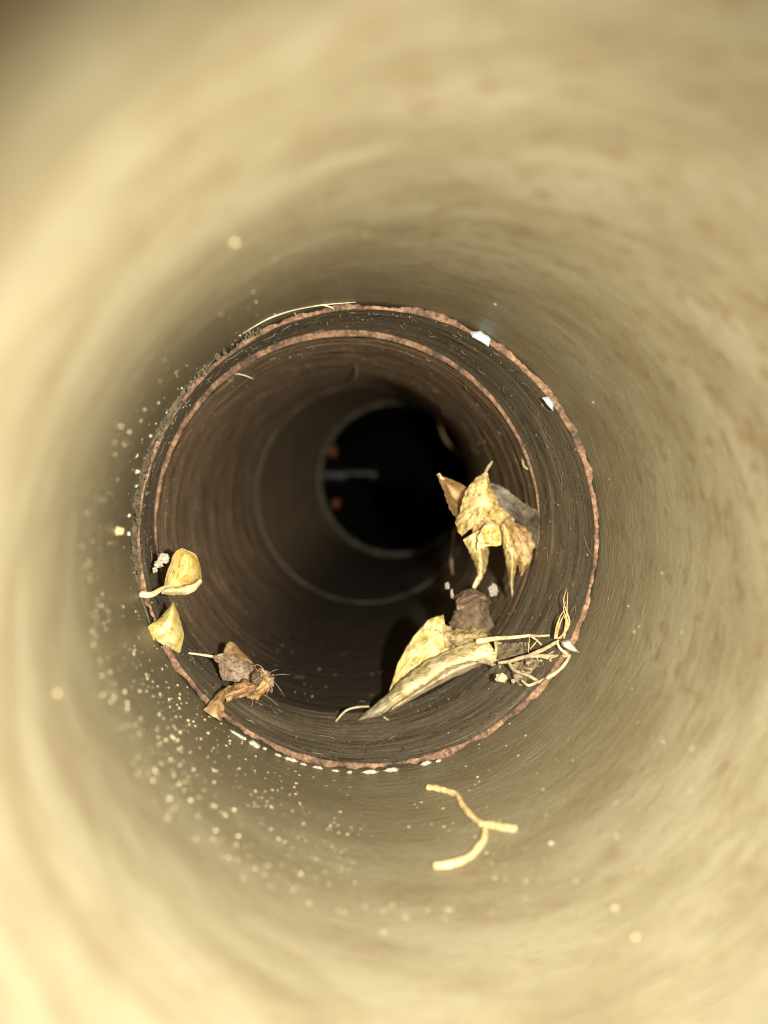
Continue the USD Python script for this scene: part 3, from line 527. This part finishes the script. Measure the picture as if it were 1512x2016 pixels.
part('orange_nub', crumb(at(655, 888, 495), (3.0, 3.0, 4.4), 51, .2, 3), copper_m, o)
part('orange_nub', crumb(at(661, 991, 495), (2.7, 2.7, 3.4), 52, .2, 3), copper_m, o)

# ---------------------------------------------------------------- chips and grit on the rims and walls
single('blue_white_chip', flake([(926, 655), (946, 651), (967, 666), (962, 683), (944, 672), (930, 664)], 158.8, .5, 5), blue_m, 'large blue-white paint chip on the upper right of the outer rim', 'paint chip')
single('small_blue_chip', flake([(1066, 783), (1080, 780), (1091, 797), (1088, 809), (1077, 798)], 158.8, .5, 6), blue_m, 'smaller blue-white paint chip lower down the right of the outer rim', 'paint chip')
single('long_white_flake', flake([(448, 1434), (464, 1440), (484, 1452), (486, 1461), (466, 1456), (452, 1446)], 157.2, .7, 7), white_m, 'long white flake under the orange leaf on the lower left rim', 'flake')
single('round_white_flake', flake([(489, 1460), (500, 1456), (513, 1468), (510, 1478), (496, 1478), (488, 1470)], 157.0, .8, 8), white_m, 'rounded white flake right of the long white flake on the lower left rim', 'flake')
ORD = ['leftmost', 'second from left', 'third from left', 'fourth from left', 'fifth from left', 'middle one', 'fifth from right', 'fourth from right', 'third from right', 'second from right', 'rightmost']
for k, (x, y, w, h) in enumerate([(521, 1474, 6, 4), (547, 1487, 9, 4), (573, 1496, 16, 5), (597, 1506, 9, 5), (625, 1513, 14, 6), (660, 1518, 10, 4), (688, 1521, 7, 5), (728, 1520, 19, 5), (770, 1516, 18, 5), (838, 1503, 13, 5), (863, 1498, 8, 4)]):
    a = math.atan2(-(x - 724), (y - 1056)) * .9; ca, sa = math.cos(a), math.sin(a)
    poly = [(x + ca * u * w - sa * v * h, y + sa * u * w * 1.0 + ca * v * h) for u, v in ((-1, 0), (-.5, -.8), (.3, -1), (1, -.2), (.6, .8), (-.4, 1))]
    single('white_flake', flake(poly, 158.0, .6, 20 + k), white_m, f'tiny white flake, {ORD[k]} in the row along the bottom of the outer rim', 'flake', group='white flakes along the bottom rim')
# caked dirt that fills the joint on the left
th = np.linspace(math.radians(128), math.radians(203), 300); rows = []
for r_, dd in ((50.8, -2.0), (50.5, -2.2), (50.1, -1.7), (49.7, -.8), (49.4, .7), (49.6, 1.6), (51.0, .8)):
    e = np.minimum(1, 4 * np.minimum(np.linspace(0, 1, 300), 1 - np.linspace(0, 1, 300)))
    p = np.stack([np.cos(th), np.sin(th) * 0 + 1, np.sin(th)], -1) * 20
    nz = meshkit.fbm(p * .35 + dd, 4, 61) - .5
    nz = nz + (meshkit.fbm(p * 1.6 + dd * 3, 3, 62) - .5) * .8
    rr = r_ + nz * 1.3 * e + (1 - e) * .9; d = 159 + dd * e + nz * 2.6 * e
    c = np.array(lin(d)); rows.append(np.stack([c[0] + np.cos(th) * rr, d, c[1] + np.sin(th) * rr], -1))
G = np.stack(rows, 1); nu_, nv_ = G.shape[:2]
i = (np.arange(nu_ - 1)[:, None] * nv_ + np.arange(nv_)[None]).ravel(); j = (np.arange(nu_ - 1)[:, None] * nv_ + (np.arange(nv_)[None] + 1) % nv_).ravel()
crl = []
for k in range(240):
    a = math.radians(rng.uniform(116, 189)); d = 158.5 + rng.normal(-1.5, 1.6); c = np.array(lin(159)); R = 50.1 + rng.normal(-.5, .4)
    crl.append(crumb((c[0] + math.cos(a) * R, d, c[1] + math.sin(a) * R), rng.uniform(.12, .5, 3), k % 31, .9, 1))
single('dirt_crust', join([(G.reshape(-1, 3), np.stack([i, i + nv_, j + nv_, j], -1))] + crl), plain('crust', (.045, .035, .021), (.12, .092, .054), (.30, .235, .145), scale=800.0, rough=.9, bump=.0005), 'crust of grey dirt caked along the left of the outer rim', 'dirt')

def on_cream(x, y, lift=0.0): return at(x, y, wall(x, y, [T_cream]) - lift)
for k, (x, y, s, m_, lab) in enumerate([
    (268, 928, .62, white_m, 'white grain at the left joint, uppermost of the two large white grains'), (267, 957, .42, white_m, 'small white grain just below the largest white grain at the left joint'),
    (230, 1045, 1.05, twig_m, 'orange bead-like crumb on the cream wall at the far left of the joint'), (252, 1051, .5, white_m, 'white crumb right beside the orange crumb at the left'),
    (262, 1046, .42, white_m, 'upper white crumb of the little cluster at the left joint'), (268, 1057, .42, white_m, 'lowest white crumb of the little cluster at the left joint'), (253, 1015, .42, grit_m, 'tan grain above the white crumb cluster at the left'),
    (295, 858, .42, white_m, 'lone white grain on the upper left joint'), (333, 808, .32, white_m, 'tiny pale grain high on the left joint'), (357, 764, .3, white_m, 'pale grain where the rims meet at upper left'),
    (461, 477, .48, grit_m, 'lone cream-white crumb on the upper left of the cream wall'), (112, 1365, .5, grit_m, 'blurred pale crumb on the lower left of the cream wall'), (333, 1572, .55, white_m, 'pale crumb on the cream wall below the long white flake'),
    (1168, 792, .3, white_m, 'white speck on the cream wall right of the small blue chip'), (1303, 1128, .26, white_m, 'pale speck on the right of the cream wall level with the straw wisp'), (1237, 1193, .32, white_m, 'elongated pale speck right of the twiglet tangle'),
    (472, 660, .4, white_m, 'white crumb at the left end of the pale silk line on the rim'), (1085, 1660, .5, white_m, 'pale twisted crumb right of the forked twig'), (1210, 1787, .42, grit_m, 'yellowish crumb on the lower right of the cream wall'), (1250, 1845, .48, grit_m, 'larger yellowish crumb low on the right of the cream wall'),
    (536, 1555, .3, white_m, 'white speck on the cream floor beneath the row of flakes'), (533, 1632, .34, white_m, 'pale speck left of the forked twig and well below the flakes'), (592, 1720, .42, grit_m, 'tan crumb on the cream floor left of the twig tip'), (650, 1626, .34, white_m, 'pale speck midway between the rim and the tan crumb')]):
    s *= .72 if k > 9 else 1.15
    single('crumb', crumb(on_cream(x, y, s * .4), (s, s * .8, s * .7), 70 + k, .6, 2), m_, lab, 'crumb')
gr = []
for k in range(9500):
    d = 104 + 56 * rng.random() ** .7; a = rng.normal(-110, 75); a = math.radians(a)
    if rng.random() > .12 + .88 * max(0, math.cos(a - math.radians(-140))) ** 1.2: continue
    c = lin(d); R = 50.6; s = .04 + .13 * rng.random() ** 4
    m = trimesh.creation.icosphere(subdivisions=0, radius=1); v = m.vertices * (1 + .5 * (rng.random((len(m.vertices), 1)) - .5)) * s * np.array([1 + abs(math.sin(a)) * 1.4 * (k % 3), .8, 1 + abs(math.cos(a)) * 1.4 * (k % 3)]) * (.75 if k % 3 else 1)
    gr.append((v + [c[0] + math.cos(a) * R, d, c[1] + math.sin(a) * R], m.faces))
single('grit', join(gr), grit_m, 'fine pale grit scattered over the cream pipe wall', 'grit', kind='stuff', smooth=False)

# silk threads
o = thing('silk_thread', 'pale silk line along the top left of the outer rim with short threads hanging', 'silk', at(640, 600, 157))
part('thread', stem_mesh([(x, y, wall(x, y, [T_cream]) - .9) for x, y in ((478, 657), (500, 643), (530, 627), (578, 611), (640, 600), (700, 595))], [.05, .12, .08, .11, .05], n=6, seg=50, knob=.5), silk_m, o)
part('thread', stem_mesh([(632, 600, 157.2), (646, 603, 157), (647, 622, 166), (645, 640, 175)], [.14, .18, .2, .08], n=6, seg=20), silk_m, o)
part('thread', stem_mesh([(579, 612, 157.2), (583, 622, 160), (592, 626, 163)], [.12, .16, .1], n=6, seg=12), silk_m, o)
single('pale_fibre', stem_mesh([(700, 718, 240), (702, 735, 250), (699, 750, 262)], [.4, .6, .4], n=6, seg=12), rootlet_m, 'short fibre hanging from the top of the inner brown pipe', 'fibre')
single('seed_loop', stem_mesh([(1026, 893, 193.0), (1029, 905, 191), (1035, 921, 189.5), (1042, 923, 189), (1042, 910, 189.8), (1036, 898, 191)], [.25, .3, .3, .3, .25, .2], n=6, seg=26), straw_m, 'little pale loop of stem on the right edge above the blossom', 'stem')
single('rim_thread', stem_mesh([(442, 728, 190.5), (460, 735, 189.5), (478, 738, 189), (498, 746, 191)], [.14, .2, .16, .1], n=6, seg=16, knob=.4), silk_m, 'short pale thread lying across the inner rim at upper left', 'thread')

# dust, hairs and crumbs clinging to the inside of the brown pipes
def on_tube(t, d, a, lift=0.0):
    cx, cz = t.c(d); r = t.r(d) - lift
    return np.array([float(cx) + math.cos(a) * r, d, float(cz) + math.sin(a) * r])
def to_px(p): return (756 + p[0] * F / p[1], 1008 - p[2] * F / p[1], p[1])
def dust(n, m, name, label, t, d0, d1, size, hair):
    out = []
    for k in range(n):
        d = d0 + (d1 - d0) * rng.random() ** 1.3; a = rng.uniform(-math.pi, math.pi)
        if rng.random() < hair:
            da = rng.normal(0, .03); dd = rng.normal(0, 2.0); b1 = rng.normal(0, .012)
            pts = [to_px(on_tube(t, min(max(d + dd * q, t.d0 + .5), t.d1), a + da * q + b1 * math.sin(q * 3), .16 + .25 * math.sin(q * 3.1))) for q in (0, .33, .66, 1)]
            out.append(stem_mesh(pts, [.05 * size, .085 * size, .07 * size, .04 * size], n=4, seg=9, seed=k))
        else:
            out.append(crumb(on_tube(t, d, a, .05), rng.uniform(.08, .30) * size * rng.uniform(.7, 1.3, 3), k % 37, .8, 0))
    return single(name, join(out), m, label, 'dust', kind='stuff')
dusty_m = plain('pale_dust', (.10, .075, .045), (.24, .185, .115), scale=400.0)
dark_dust_m = plain('dark_dust', (.02, .015, .01), (.07, .05, .032), scale=400.0, rough=.9)
dust(330, dusty_m, 'pale_dust', 'pale dust and hairs clinging to the short brown collar', T_collar, 160, 187, .8, .45)
dust(420, dark_dust_m, 'dark_dust', 'dark crumbs of dirt clinging to the short brown collar', T_collar, 160, 187, 1.2, .15)
dust(300, dusty_m, 'inner_dust', 'pale dust and hairs clinging inside the brown inner pipe', T_mid, 189, 260, 1.0, .35)
